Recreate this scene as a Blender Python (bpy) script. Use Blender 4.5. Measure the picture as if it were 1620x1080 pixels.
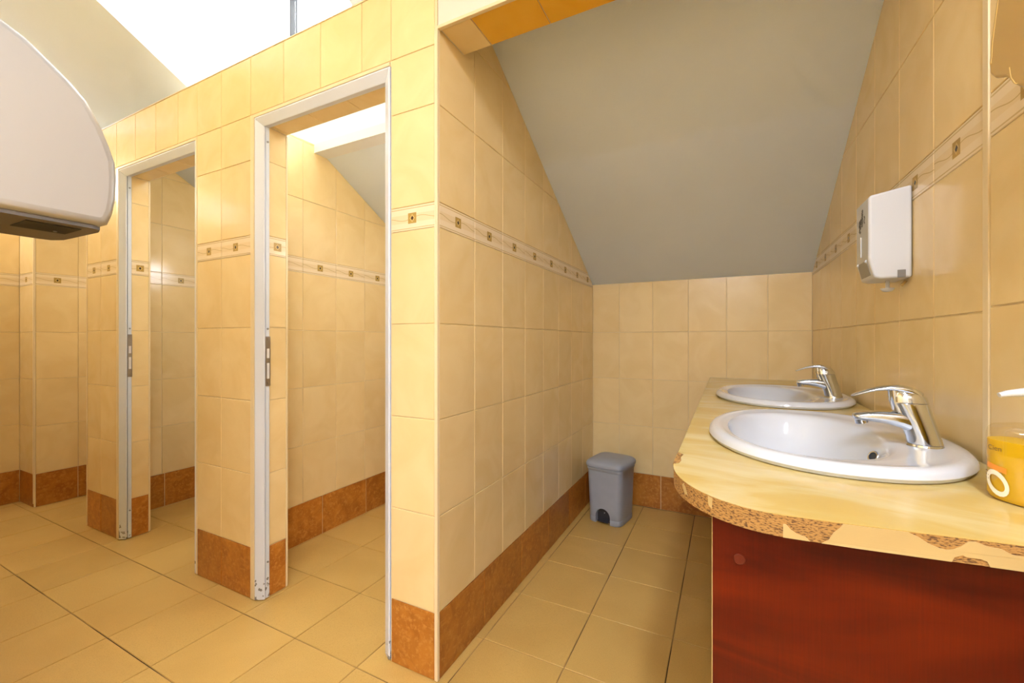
import bpy, bmesh, math, random
from mathutils import Vector, Matrix
random.seed(7)
for o in list(bpy.data.objects): bpy.data.objects.remove(o)
C = bpy.context.scene.collection
SC = bpy.context.scene
R = math.radians

# ---------------------------------------------------------------- scale
# plan units: the alcove wall stands 1 unit left of the camera; S metres per unit.
S = 0.78
H = 1.33                                   # camera height in plan units
def V(x, y, up): return Vector((x*S, y*S, (up+H)*S))
def Zm(up): return (up+H)*S

# ---------------------------------------------------------------- camera
cam = bpy.data.cameras.new('camera'); co = bpy.data.objects.new('camera', cam); C.objects.link(co)
cam.sensor_width = 36; cam.lens = 36*670/1620; cam.clip_start = 0.02
cam.shift_y = -2/1620
co.location = (0, 0, H*S); co.rotation_euler = (R(90), 0, R(26.77))
SC.camera = co

# ---------------------------------------------------------------- view + world
SC.view_settings.view_transform = 'Standard'; SC.view_settings.look = 'None'
SC.view_settings.exposure = -0.14; SC.view_settings.gamma = 1.0
SC.view_settings.use_curve_mapping = False
SKY = 18.0; LAMP1 = 150.0; LAMP2 = 55.0; LAMP3 = 34.0
w = bpy.data.worlds.new('world'); SC.world = w; w.use_nodes = True
bgn = w.node_tree.nodes['Background']
bgn.inputs[0].default_value = (0.97, 0.985, 1.0, 1); bgn.inputs[1].default_value = SKY

# ---------------------------------------------------------------- helpers
def tag(o, label=None, cat=None, group=None, kind=None):
    if label: o['label'] = label
    if cat: o['category'] = cat
    if group: o['group'] = group
    if kind: o['kind'] = kind
    return o
def empty(name, loc=(0, 0, 0), rz=0):
    o = bpy.data.objects.new(name, None); C.objects.link(o); o.location = loc
    o.rotation_euler = (0, 0, rz); o.empty_display_size = 0.05
    return o
class MB:
    def __init__(s): s.v = []; s.f = []
    def add(s, vs, fs):
        n = len(s.v); s.v += [tuple(p) for p in vs]; s.f += [tuple(i+n for i in f) for f in fs]; return s
    def box(s, x0, x1, y0, y1, z0, z1):
        return s.add([(x0,y0,z0),(x1,y0,z0),(x1,y1,z0),(x0,y1,z0),(x0,y0,z1),(x1,y0,z1),(x1,y1,z1),(x0,y1,z1)],
                     [(0,3,2,1),(4,5,6,7),(0,1,5,4),(1,2,6,5),(2,3,7,6),(3,0,4,7)])
    def pbox(s, x0, x1, y0, y1, u0, u1):     # in plan units
        return s.box(x0*S, x1*S, y0*S, y1*S, Zm(u0), Zm(u1))
    def prism_x(s, poly, x0, x1):            # poly of (y,z), extruded along x
        n = len(poly)
        vs = [(x0, y, z) for y, z in poly] + [(x1, y, z) for y, z in poly]
        fs = [tuple(range(n)), tuple(reversed(range(n, 2*n)))]
        fs += [(i, i+n, (i+1) % n+n, (i+1) % n) for i in range(n)]
        return s.add(vs, fs)
    def prism_y(s, poly, y0, y1):            # poly of (x,z)
        n = len(poly)
        vs = [(x, y0, z) for x, z in poly] + [(x, y1, z) for x, z in poly]
        fs = [tuple(range(n)), tuple(reversed(range(n, 2*n)))]
        fs += [(i, i+n, (i+1) % n+n, (i+1) % n) for i in range(n)]
        return s.add(vs, fs)
    def loft(s, rings, cap0=True, cap1=True):
        k = len(rings[0]); vs = [p for r in rings for p in r]; fs = []
        for i in range(len(rings)-1):
            for j in range(k):
                fs.append((i*k+j, i*k+(j+1) % k, (i+1)*k+(j+1) % k, (i+1)*k+j))
        if cap0: fs.append(tuple(reversed(range(k))))
        if cap1: fs.append(tuple(range((len(rings)-1)*k, len(rings)*k)))
        return s.add(vs, fs)
    def cyl(s, c0, c1, r0, r1=None, k=20):
        r1 = r0 if r1 is None else r1
        c0 = Vector(c0); c1 = Vector(c1); d = (c1-c0).normalized()
        a = d.orthogonal().normalized(); b = d.cross(a)
        return s.loft([[c+(a*math.cos(t)+b*math.sin(t))*r for t in [2*math.pi*i/k for i in range(k)]] for c, r in ((c0, r0), (c1, r1))])
    def build(s, name, mat=None, parent=None, smooth=False, bevel=0, seg=2, sub=0):
        me = bpy.data.meshes.new(name); me.from_pydata(s.v, [], s.f); me.update()
        bm = bmesh.new(); bm.from_mesh(me); bmesh.ops.recalc_face_normals(bm, faces=bm.faces); bm.to_mesh(me); bm.free()
        return link(name, me, mat, parent, smooth, bevel, seg, sub)
def link(name, me, mat=None, parent=None, smooth=False, bevel=0, seg=2, sub=0):
    o = bpy.data.objects.new(name, me); C.objects.link(o)
    if mat and not me.materials: me.materials.append(mat)
    if parent: o.parent = parent
    if bevel:
        m = o.modifiers.new('bevel', 'BEVEL'); m.width = bevel; m.segments = seg; m.limit_method = 'ANGLE'; m.angle_limit = R(35)
    if sub:
        m = o.modifiers.new('sub', 'SUBSURF'); m.levels = sub; m.render_levels = sub
    if smooth:
        for p in me.polygons: p.use_smooth = True
        if not sub:
            try: me.set_sharp_from_angle(angle=R(40))
            except Exception: pass
    return o
def sering(cx, cy, z, ax, ay, n=2.0, k=40):
    out = []
    for i in range(k):
        t = 2*math.pi*i/k; c, s_ = math.cos(t), math.sin(t)
        out.append((cx+ax*math.copysign(abs(c)**(2/n), c), cy+ay*math.copysign(abs(s_)**(2/n), s_), z))
    return out
def pathring(x, z, wd, ht, ang, n=3.0, k=24):      # ring across a path lying in the xz plane
    out = []; nx, nz = -math.sin(ang), math.cos(ang)
    for i in range(k):
        t = 2*math.pi*i/k; c, s_ = math.cos(t), math.sin(t)
        y = wd/2*math.copysign(abs(c)**(2/n), c); q = ht/2*math.copysign(abs(s_)**(2/n), s_)
        out.append((x+nx*q, y, z+nz*q))
    return out

# ---------------------------------------------------------------- materials
def newmat(name):
    m = bpy.data.materials.new(name); m.use_nodes = True
    nt = m.node_tree; return m, nt, nt.nodes['Principled BSDF']
def node(nt, t, **kw):
    n = nt.nodes.new(t)
    for k, v in kw.items(): setattr(n, k, v)
    return n
def plain(name, col, rough=0.5, metal=0, spec=0.5, coat=0, bump=0, bscale=200, vary=0.0, vscale=6):
    m, nt, b = newmat(name)
    b.inputs['Base Color'].default_value = (*col, 1); b.inputs['Roughness'].default_value = rough
    b.inputs['Metallic'].default_value = metal; b.inputs['Specular IOR Level'].default_value = spec
    b.inputs['Coat Weight'].default_value = coat
    tc = node(nt, 'ShaderNodeTexCoord')
    if vary:
        n = node(nt, 'ShaderNodeTexNoise'); n.inputs['Scale'].default_value = vscale; n.inputs['Detail'].default_value = 6
        nt.links.new(tc.outputs['Object'], n.inputs['Vector'])
        r = node(nt, 'ShaderNodeValToRGB')
        r.color_ramp.elements[0].position = .3; r.color_ramp.elements[1].position = .7
        r.color_ramp.elements[0].color = (*[c*(1-vary) for c in col], 1); r.color_ramp.elements[1].color = (*[min(1, c*(1+vary)) for c in col], 1)
        nt.links.new(n.outputs['Fac'], r.inputs['Fac']); nt.links.new(r.outputs['Color'], b.inputs['Base Color'])
    if bump:
        n = node(nt, 'ShaderNodeTexNoise'); n.inputs['Scale'].default_value = bscale; n.inputs['Detail'].default_value = 4
        nt.links.new(tc.outputs['Object'], n.inputs['Vector'])
        bp = node(nt, 'ShaderNodeBump'); bp.inputs['Strength'].default_value = bump; bp.inputs['Distance'].default_value = .002
        nt.links.new(n.outputs['Fac'], bp.inputs['Height']); nt.links.new(bp.outputs['Normal'], b.inputs['Normal'])
    return m
def glaze(name, c0, c1, rough, s1=5.0, s2=None, c2=None, jit=0.06, bump=0.0, bscale=30, detail=5, distort=1.2, spec=.5):
    """mottled tile glaze; every tile object gets its own patch of the pattern and a slightly different tone"""
    m, nt, b = newmat(name); L = nt.links.new
    tc = node(nt, 'ShaderNodeTexCoord'); oi = node(nt, 'ShaderNodeObjectInfo')
    mul = node(nt, 'ShaderNodeMath', operation='MULTIPLY'); mul.inputs[1].default_value = 37.0; L(oi.outputs['Random'], mul.inputs[0])
    add = node(nt, 'ShaderNodeVectorMath', operation='ADD'); L(tc.outputs['Object'], add.inputs[0]); L(mul.outputs[0], add.inputs[1])
    n = node(nt, 'ShaderNodeTexNoise'); n.inputs['Scale'].default_value = s1; n.inputs['Detail'].default_value = detail; n.inputs['Distortion'].default_value = distort
    L(add.outputs[0], n.inputs['Vector'])
    r = node(nt, 'ShaderNodeValToRGB'); e = r.color_ramp.elements
    e[0].position = .34; e[1].position = .66; e[0].color = (*c0, 1); e[1].color = (*c1, 1); L(n.outputs['Fac'], r.inputs['Fac'])
    col = r.outputs['Color']
    if s2:
        n2 = node(nt, 'ShaderNodeTexNoise'); n2.inputs['Scale'].default_value = s2; n2.inputs['Detail'].default_value = 8; n2.inputs['Roughness'].default_value = .7
        L(add.outputs[0], n2.inputs['Vector'])
        r2 = node(nt, 'ShaderNodeValToRGB'); r2.color_ramp.elements[0].position = .5; r2.color_ramp.elements[1].position = .68
        L(n2.outputs['Fac'], r2.inputs['Fac'])
        mx = node(nt, 'ShaderNodeMix', data_type='RGBA'); L(r2.outputs['Color'], mx.inputs['Factor']); L(col, mx.inputs['A']); mx.inputs['B'].default_value = (*c2, 1)
        col = mx.outputs['Result']
    hs = node(nt, 'ShaderNodeHueSaturation'); mr = node(nt, 'ShaderNodeMapRange')
    mr.inputs['To Min'].default_value = 1-jit; mr.inputs['To Max'].default_value = 1+jit; L(oi.outputs['Random'], mr.inputs['Value'])
    L(mr.outputs[0], hs.inputs['Value']); L(col, hs.inputs['Color']); L(hs.outputs['Color'], b.inputs['Base Color'])
    b.inputs['Roughness'].default_value = rough; b.inputs['Specular IOR Level'].default_value = spec
    if bump:
        n3 = node(nt, 'ShaderNodeTexNoise'); n3.inputs['Scale'].default_value = bscale; n3.inputs['Detail'].default_value = 3; L(add.outputs[0], n3.inputs['Vector'])
        bp = node(nt, 'ShaderNodeBump'); bp.inputs['Strength'].default_value = bump; bp.inputs['Distance'].default_value = .002
        L(n3.outputs['Fac'], bp.inputs['Height']); L(bp.outputs['Normal'], b.inputs['Normal'])
    return m

M = {}
M['tile'] = glaze('wall_tile_glaze', (.860, .640, .305), (.905, .698, .362), .16, 5.5, jit=.03, bump=.05, bscale=14)
M['tile_light_patch'] = glaze('soffit_light_patch', (.80, .42, .02), (.84, .47, .03), .16, 5.5, jit=.02)  # bright patch of light on the soffit, painted as saturated tile colour
M['skirt'] = glaze('skirting_tile_glaze', (.36, .115, .012), (.50, .19, .025), .3, 14, 60, (.58, .27, .06), jit=.12, bump=.15, bscale=120)
M['floor'] = glaze('floor_tile_surface', (.62, .385, .105), (.67, .43, .125), .38, 3.0, 420, (.50, .29, .07), jit=.04, bump=.18, bscale=420)
M['grout'] = plain('wall_grout', (.84, .69, .42), .7, vary=.05)
M['trim'] = plain('tile_edge_trim', (.85, .69, .42), .3, vary=.03)
M['paint'] = plain('roof_paint', (.77, .84, .95), .85, bump=.25, bscale=160, vary=.03, vscale=2)
M['cream'] = plain('cream_wall_paint', (.80, .74, .62), .8, bump=.15, bscale=160)
M['white_paint'] = plain('white_wall_paint', (.84, .85, .86), .8, bump=.1)
m, nt, b = newmat('white_door_frame_paint'); tc = node(nt, 'ShaderNodeTexCoord'); L = nt.links.new     # scuffed and dirty at the feet
ge = node(nt, 'ShaderNodeNewGeometry'); sp_ = node(nt, 'ShaderNodeSeparateXYZ'); L(ge.outputs['Position'], sp_.inputs[0])
n = node(nt, 'ShaderNodeTexNoise'); n.inputs['Scale'].default_value = 55; n.inputs['Detail'].default_value = 5; L(ge.outputs['Position'], n.inputs['Vector'])
mr = node(nt, 'ShaderNodeMapRange'); mr.inputs['From Min'].default_value = 0; mr.inputs['From Max'].default_value = .22; mr.inputs['To Min'].default_value = .54; mr.inputs['To Max'].default_value = .85; L(sp_.outputs['Z'], mr.inputs['Value'])
gt = node(nt, 'ShaderNodeMath', operation='GREATER_THAN'); L(n.outputs['Fac'], gt.inputs[0]); L(mr.outputs[0], gt.inputs[1])
mx = node(nt, 'ShaderNodeMix', data_type='RGBA'); L(gt.outputs[0], mx.inputs['Factor']); mx.inputs['A'].default_value = (.74, .78, .86, 1); mx.inputs['B'].default_value = (.24, .23, .22, 1)
L(mx.outputs['Result'], b.inputs['Base Color']); b.inputs['Roughness'].default_value = .3; M['frame_white'] = m
M['frame_worn'] = plain('white_window_frame', (.82, .83, .85), .3)
M['steel'] = plain('strike_plate_steel', (.40, .40, .42), .38, 1)
M['dark'] = plain('black_gap', (.02, .02, .02), .7)
M['seal'] = plain('grey_door_seal', (.10, .105, .11), .6)
M['chrome'] = plain('chrome', (.66, .71, .80), .09, 1, bump=.02, bscale=40)
M['porcelain'] = plain('white_porcelain', (.65, .665, .69), .08, coat=.4)
M['grey_plastic'] = plain('grey_bin_plastic', (.35, .375, .42), .45, bump=.06, bscale=300, vary=.04, vscale=20)
M['dark_plastic'] = plain('dark_grey_plastic', (.035, .035, .04), .5)
M['white_plastic'] = plain('white_plastic', (.66, .665, .67), .28)
M['grey_print'] = plain('grey_print', (.17, .17, .17), .5)
M['smoke'] = plain('grey_window_plastic', (.22, .21, .20), .3)
M['amber'] = plain('honey_plastic', (.56, .36, .11), .16, coat=.3)
M['red_cap'] = plain('red_brown_cap', (.13, .012, .003), .35)
# floor grout: dark lines with pale worn runs
m, nt, b = newmat('floor_grout'); tc = node(nt, 'ShaderNodeTexCoord')
n = node(nt, 'ShaderNodeTexNoise'); n.inputs['Scale'].default_value = 2.2; n.inputs['Detail'].default_value = 3
r = node(nt, 'ShaderNodeValToRGB'); e = r.color_ramp.elements
e[0].position = .46; e[0].color = (.085, .045, .012, 1); e[1].position = .56; e[1].color = (.40, .25, .09, 1)
nt.links.new(tc.outputs['Object'], n.inputs['Vector']); nt.links.new(n.outputs['Fac'], r.inputs['Fac']); nt.links.new(r.outputs['Color'], b.inputs['Base Color'])
b.inputs['Roughness'].default_value = .8; M['floor_grout'] = m
# brushed steel of the dryer
m, nt, b = newmat('brushed_light_metal'); tc = node(nt, 'ShaderNodeTexCoord'); mp = node(nt, 'ShaderNodeMapping'); mp.inputs['Scale'].default_value = (8, 8, 700)
n = node(nt, 'ShaderNodeTexNoise'); n.inputs['Scale'].default_value = 1; n.inputs['Detail'].default_value = 3
nt.links.new(tc.outputs['Object'], mp.inputs['Vector']); nt.links.new(mp.outputs['Vector'], n.inputs['Vector'])
bp = node(nt, 'ShaderNodeBump'); bp.inputs['Strength'].default_value = .05; bp.inputs['Distance'].default_value = .001
nt.links.new(n.outputs['Fac'], bp.inputs['Height']); nt.links.new(bp.outputs['Normal'], b.inputs['Normal'])
b.inputs['Base Color'].default_value = (.50, .49, .485, 1); b.inputs['Metallic'].default_value = .35; b.inputs['Roughness'].default_value = .36
M['brushed'] = m
M['dryer_base'] = plain('dark_dryer_base', (.13, .12, .12), .42, .3)
# wood veneer
m, nt, b = newmat('cherry_veneer'); tc = node(nt, 'ShaderNodeTexCoord'); mp = node(nt, 'ShaderNodeMapping'); mp.inputs['Scale'].default_value = (2.2, 2.2, 9); mp.inputs['Rotation'].default_value = (0, R(14), 0)
n = node(nt, 'ShaderNodeTexNoise'); n.inputs['Scale'].default_value = 1.6; n.inputs['Detail'].default_value = 7; n.inputs['Distortion'].default_value = 1.0
mp2 = node(nt, 'ShaderNodeMapping'); mp2.inputs['Scale'].default_value = (500, 500, 14)
n2 = node(nt, 'ShaderNodeTexNoise'); n2.inputs['Scale'].default_value = 1.0; n2.inputs['Detail'].default_value = 2
r = node(nt, 'ShaderNodeValToRGB'); e = r.color_ramp.elements
e[0].position = .3; e[0].color = (.07, .003, .0003, 1); e[1].position = .72; e[1].color = (.16, .013, .0006, 1)
mx = node(nt, 'ShaderNodeMix', data_type='RGBA', blend_type='MULTIPLY'); mx.inputs['Factor'].default_value = .35
L = nt.links.new
L(tc.outputs['Object'], mp.inputs['Vector']); L(mp.outputs['Vector'], n.inputs['Vector']); L(n.outputs['Fac'], r.inputs['Fac'])
L(tc.outputs['Object'], mp2.inputs['Vector']); L(mp2.outputs['Vector'], n2.inputs['Vector'])
L(r.outputs['Color'], mx.inputs['A']); L(n2.outputs['Fac'], mx.inputs['B']); L(mx.outputs['Result'], b.inputs['Base Color'])
b.inputs['Roughness'].default_value = .32; b.inputs['Specular IOR Level'].default_value = .25; M['veneer'] = m
# countertop laminate: yellow marble print
m, nt, b = newmat('yellow_marble_laminate'); tc = node(nt, 'ShaderNodeTexCoord'); L = nt.links.new
mp = node(nt, 'ShaderNodeMapping'); mp.inputs['Rotation'].default_value = (0, 0, R(35)); mp.inputs['Scale'].default_value = (1, 3.2, 1)
L(tc.outputs['Object'], mp.inputs['Vector'])
n = node(nt, 'ShaderNodeTexNoise'); n.inputs['Scale'].default_value = 3.4; n.inputs['Detail'].default_value = 7; n.inputs['Distortion'].default_value = .9; L(mp.outputs['Vector'], n.inputs['Vector'])
r = node(nt, 'ShaderNodeValToRGB'); e = r.color_ramp.elements
e[0].position = .25; e[0].color = (.56, .36, .085, 1); e[1].position = .8; e[1].color = (.66, .55, .29, 1)
x = r.color_ramp.elements.new(.48); x.color = (.585, .41, .12, 1); x = r.color_ramp.elements.new(.56); x.color = (.61, .46, .175, 1)
L(n.outputs['Fac'], r.inputs['Fac']); L(r.outputs['Color'], b.inputs['Base Color'])
b.inputs['Roughness'].default_value = .22; M['laminate'] = m
M['band'] = plain('yellow_edge_band', (.52, .37, .15), .35, vary=.08, vscale=8)
# chipboard
m, nt, b = newmat('raw_chipboard'); tc = node(nt, 'ShaderNodeTexCoord'); mp = node(nt, 'ShaderNodeMapping'); mp.inputs['Scale'].default_value = (230, 230, 700)
n = node(nt, 'ShaderNodeTexNoise'); n.inputs['Scale'].default_value = 1.0; n.inputs['Detail'].default_value = 4; L = nt.links.new
L(tc.outputs['Object'], mp.inputs['Vector']); L(mp.outputs['Vector'], n.inputs['Vector'])
r = node(nt, 'ShaderNodeValToRGB'); e = r.color_ramp.elements
e[0].position = .36; e[0].color = (.10, .042, .010, 1); e[1].position = .52; e[1].color = (.42, .22, .055, 1)
L(n.outputs['Fac'], r.inputs['Fac']); L(r.outputs['Color'], b.inputs['Base Color'])
bp = node(nt, 'ShaderNodeBump'); bp.inputs['Strength'].default_value = .8; bp.inputs['Distance'].default_value = .002; L(n.outputs['Fac'], bp.inputs['Height']); L(bp.outputs['Normal'], b.inputs['Normal'])
b.inputs['Roughness'].default_value = .8; M['chipboard'] = m
# thin clear sheet (window panes, bottle wall)
def clear(name, tint, amount):
    m = bpy.data.materials.new(name); m.use_nodes = True; nt = m.node_tree; nt.nodes.clear(); L = nt.links.new
    out = node(nt, 'ShaderNodeOutputMaterial'); tr = node(nt, 'ShaderNodeBsdfTransparent'); tr.inputs[0].default_value = (*tint, 1)
    gl = node(nt, 'ShaderNodeBsdfGlossy'); gl.inputs['Roughness'].default_value = .05
    mx = node(nt, 'ShaderNodeMixShader'); mx.inputs[0].default_value = amount
    L(tr.outputs[0], mx.inputs[1]); L(gl.outputs[0], mx.inputs[2]); L(mx.outputs[0], out.inputs[0]); return m
M['glass'] = clear('window_glass', (.97, .985, 1), .05)
M['bottle'] = clear('clear_bottle_plastic', (.98, .95, .88), .08)
m, nt, b = newmat('yellow_liquid_soap'); b.inputs['Base Color'].default_value = (.74, .47, .012, 1); b.inputs['Roughness'].default_value = .12
b.inputs['Transmission Weight'].default_value = .08; b.inputs['IOR'].default_value = 1.2; M['soap'] = m
m, nt, b = newmat('lamp_diffuser'); b.inputs['Base Color'].default_value = (.9, .9, .88, 1)
b.inputs['Emission Color'].default_value = (.83, .92, 1.12, 1); b.inputs['Emission Strength'].default_value = LAMP1; M['lamp1'] = m
m, nt, b = newmat('lamp_globe'); b.inputs['Base Color'].default_value = (.9, .9, .88, 1)
b.inputs['Emission Color'].default_value = (.86, .95, 1.08, 1); b.inputs['Emission Strength'].default_value = LAMP2; M['lamp2'] = m
m, nt, b = newmat('stall_fill_globe'); b.inputs['Base Color'].default_value = (.9, .9, .88, 1)
b.inputs['Emission Color'].default_value = (.90, .95, 1.03, 1); b.inputs['Emission Strength'].default_value = LAMP3; M['lamp3'] = m  # globes of the fill lamps added in the stalls
# border tile: cream strip, tan lines at both edges, wavy veins, a gold square with a dark diamond at the middle
BH = .098*S
m, nt, b = newmat('border_tile_print'); L = nt.links.new; tc = node(nt, 'ShaderNodeTexCoord'); sep = node(nt, 'ShaderNodeSeparateXYZ'); L(tc.outputs['Object'], sep.inputs[0])
def mth(op, a, bb=None, c=None):
    n = node(nt, 'ShaderNodeMath', operation=op)
    for i, q in enumerate((a, bb, c)):
        if q is None: continue
        if isinstance(q, (int, float)): n.inputs[i].default_value = q
        else: L(q, n.inputs[i])
    return n.outputs[0]
X, Y = sep.outputs['X'], sep.outputs['Y']
def mixc(f, a, col):
    n = node(nt, 'ShaderNodeMix', data_type='RGBA'); L(f, n.inputs['Factor'])
    if isinstance(a, tuple): n.inputs['A'].default_value = (*a, 1)
    else: L(a, n.inputs['A'])
    n.inputs['B'].default_value = (*col, 1); return n.outputs['Result']
ay = mth('ABSOLUTE', Y); ax = mth('ABSOLUTE', X)
band = mth('MULTIPLY', mth('LESS_THAN', ay, BH*.17), .55)
c = mixc(band, (.90, .74, .50), (.80, .60, .30))
wave = mth('MULTIPLY', mth('SINE', mth('MULTIPLY', X, 48.0)), .0055)
c = mixc(mth('MULTIPLY', mth('LESS_THAN', mth('ABSOLUTE', mth('SUBTRACT', Y, wave)), .0011), .75), c, (.50, .33, .11))
edge = mth('COMPARE', ay, BH*.41, .0016)
c = mixc(mth('MULTIPLY', edge, .8), c, (.58, .40, .16))
sq = mth('LESS_THAN', mth('MAXIMUM', ax, ay), .0165)
c = mixc(sq, c, (.46, .29, .07))
dm = mth('ADD', ax, mth('MULTIPLY', ay, .8))
c = mixc(mth('LESS_THAN', dm, .0105), c, (.66, .46, .16)); c = mixc(mth('LESS_THAN', dm, .0062), c, (.05, .025, .01))
L(c, b.inputs['Base Color']); b.inputs['Roughness'].default_value = .2; M['border'] = m

# ---------------------------------------------------------------- tiling
def clip(poly, hp):                       # keep a*x+b*y<=c
    a, b_, c_ = hp; out = []
    for i in range(len(poly)):
        p, q = poly[i], poly[(i+1) % len(poly)]
        dp = a*p[0]+b_*p[1]-c_; dq = a*q[0]+b_*q[1]-c_
        if dp <= 0: out.append(p)
        if dp*dq < 0:
            t = dp/(dp-dq); out.append((p[0]+(q[0]-p[0])*t, p[1]+(q[1]-p[1])*t))
    return out
def inset(poly, d):
    n = len(poly); lines = []
    for i in range(n):
        p, q = poly[i], poly[(i+1) % n]; ex, ey = q[0]-p[0], q[1]-p[1]; l = math.hypot(ex, ey)
        if l < 1e-6: continue
        lines.append((ey/l, -ex/l, (ey*p[0]-ex*p[1])/l-d))       # outward normal for a CCW polygon
    out = []
    n = len(lines)
    for i in range(n):
        a1, b1, c1 = lines[i-1]; a2, b2, c2 = lines[i]; det = a1*b2-a2*b1
        if abs(det) < 1e-6: continue
        out.append(((c1*b2-c2*b1)/det, (a1*c2-a2*c1)/det))
    return out
def area(p): return .5*sum(p[i][0]*p[(i+1) % len(p)][1]-p[(i+1) % len(p)][0]*p[i][1] for i in range(len(p)))
tile_cache = {}
def tile_mesh(poly, mat, nm, gap, ch=.0012, th=.004):
    key = (mat.name, nm, tuple((round(x, 4), round(y, 4)) for x, y in poly))
    if key in tile_cache: return tile_cache[key]
    p = inset(poly, gap/2)
    if len(p) < 3 or area(p) < 2e-5: return None
    q = inset(p, ch)
    if len(q) != len(p) or area(q) < 1e-5: return None
    n = len(p)
    vs = [(x, y, -th) for x, y in p]+[(x, y, -ch) for x, y in p]+[(x, y, 0) for x, y in q]
    fs = [(i, (i+1) % n, n+(i+1) % n, n+i) for i in range(n)]+[(n+i, n+(i+1) % n, 2*n+(i+1) % n, 2*n+i) for i in range(n)]+[tuple(range(2*n, 3*n))]
    me = bpy.data.meshes.new(nm); me.from_pydata(vs, [], fs); me.materials.append(mat); me.update()
    tile_cache[key] = me; return me
def lay(parent, O, U, W, cells, hps=()):
    """cells: (a0,a1,b0,b1,kind) in plan units along U and W from point O (metres)"""
    U = Vector(U); W = Vector(W); N = U.cross(W)
    rot = Matrix((U, W, N)).transposed().to_4x4()
    for a0, a1, b0, b1, kind in cells:
        ca, cb = (a0+a1)/2, (b0+b1)/2
        poly = [(a0, b0), (a1, b0), (a1, b1), (a0, b1)]
        for hp in hps:
            poly = clip(poly, hp)
            if len(poly) < 3: break
        if len(poly) < 3: continue
        pl = []
        for x, y in poly:
            x = (x-ca)*S; y = (y-cb)*S
            if not pl or math.hypot(pl[-1][0]-x, pl[-1][1]-y) > 1e-4: pl.append((x, y))
        if math.hypot(pl[-1][0]-pl[0][0], pl[-1][1]-pl[0][1]) < 1e-4: pl.pop()
        if len(pl) < 3: continue
        nm, mat, gap = KIND[kind]
        me = tile_mesh(pl, mat, nm, gap)
        if not me: continue
        o = bpy.data.objects.new(nm, me); C.objects.link(o); o.parent = parent
        o.matrix_world = Matrix.Translation(Vector(O)+U*ca*S+W*cb*S) @ rot
KIND = {'t': ('tile', M['tile'], .0024), 's': ('skirting_tile', M['skirt'], .0034), 'b': ('border_tile', M['border'], .0022),
        'g': ('tile', M['tile_light_patch'], .0024), 'f': ('floor_tile', M['floor'], .0034)}
ROWS = [(-1.066, -.689, 't'), (-.689, -.312, 't'), (-.312, .065, 't'), (.065, .442, 't'), (.442, .540, 'b'), (.540, .922, 't'), (.922, 1.304, 't'), (1.304, 1.686, 't')]
def grid(cols, skcols=None, rows=ROWS, dz=0.0, top=None):
    out = []
    for b0, b1, k in rows:
        b0 += dz; b1 += dz
        if top is not None:
            if b0 >= top-.012: continue
            b1 = min(b1, top)
        for a0, a1 in zip(cols, cols[1:]): out.append((a0, a1, b0, b1, k))
    if skcols:
        for a0, a1 in zip(skcols, skcols[1:]): out.append((a0, a1, -H, -1.066+dz, 's'))
    return out
def span(a, b, start, p):
    """joint positions from a to b, with full tiles counted from start"""
    k = math.ceil((a-start)/p+1e-6); out = [a]
    x = start+k*p
    while x < b-1e-3:
        if x-out[-1] > .012: out.append(x)
        x += p
    if b-out[-1] < .012 and len(out) > 1: out.pop()
    out.append(b); return out
ORG = (0, 0, H*S)                          # point from which plan units count (eye height)
TB = .003/S                                # wall body sits this far behind the tile faces

YP, YP2, YB = 1.339, 1.50, 3.497           # partition front, partition back, knee wall
XR, XA, XE = .5277, -1.0, -5.2             # right wall, alcove wall, end wall
def roof(y): return 2.394-.551*y
ROOF_HP = lambda sgn: (.551*sgn, 1.0, 2.394)   # a = sgn*Y

# ---------------------------------------------------------------- the setting
fl = MB().pbox(XE-.15, XR+.15, -2.45, YB+.15, -H-.12, -H-TB).build('floor', M['floor_grout'])
tag(fl, 'beige square floor tiles with dark worn joints', 'floor', kind='structure')
FP = .377
xs = span(XE, XR, -.587, FP); ys = span(-.7, YB, 1.63, FP)
lay(fl, (0, 0, 0), (1, 0, 0), (0, 1, 0), [(a0, a1, b0, b1, 'f') for a0, a1 in zip(xs, xs[1:]) for b0, b1 in zip(ys, ys[1:])])

def W3(name, label, mb, mat=None, cat='wall'):
    o = mb.build(name, mat or M['grout']); tag(o, label, cat, kind='structure'); return o
# knee wall at the back (alcove and stalls)
wb = W3('wall_back', 'low yellow tiled back wall under the sloping ceiling', MB().pbox(XE-.15, XR+.15, YB+TB, YB+.15, -H, .60))
KROWS = [(-1.066, -.689, 't'), (-.689, -.312, 't'), (-.312, .065, 't'), (.065, .467, 't')]
lay(wb, V(0, YB, 0), (1, 0, 0), (0, 0, 1), grid([-1.0, -.778, -.516, -.254, .006, .267, XR], [-1.0, -.86, -.455, -.06, .335, XR], KROWS))
for x0, x1 in ((-2.475, -1.13), (-4.02, -2.56)):
    lay(wb, V(0, YB, 0), (1, 0, 0), (0, 0, 1), grid(span(x0, x1, x0, .264), span(x0, x1, x0, .395), KROWS))
# right wall
wr = W3('wall_right', 'yellow tiled wall behind the washbasins with a patterned border', MB().pbox(XR+TB, XR+.15, -2.45, YB+.15, -H, 2.9))
yc = span(YP+.012, YB, YP+.008, .2665)
# along -Y so that U x W points to -X
neg = lambda ps: [-p for p in reversed(ps)]
lay(wr, V(XR, 0, 0), (0, -1, 0), (0, 0, 1), grid(neg(yc), neg(span(YP+.012, YB, YP, .395))), [ROOF_HP(-1)])
yc2 = [YP-.012-.262*k for k in range(0, 7)][::-1]
lay(wr, V(XR, 0, 0), (0, -1, 0), (0, 0, 1), grid(neg(yc2), neg([YP-.012-.395*k for k in range(0, 4)][::-1]), dz=.010))
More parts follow.
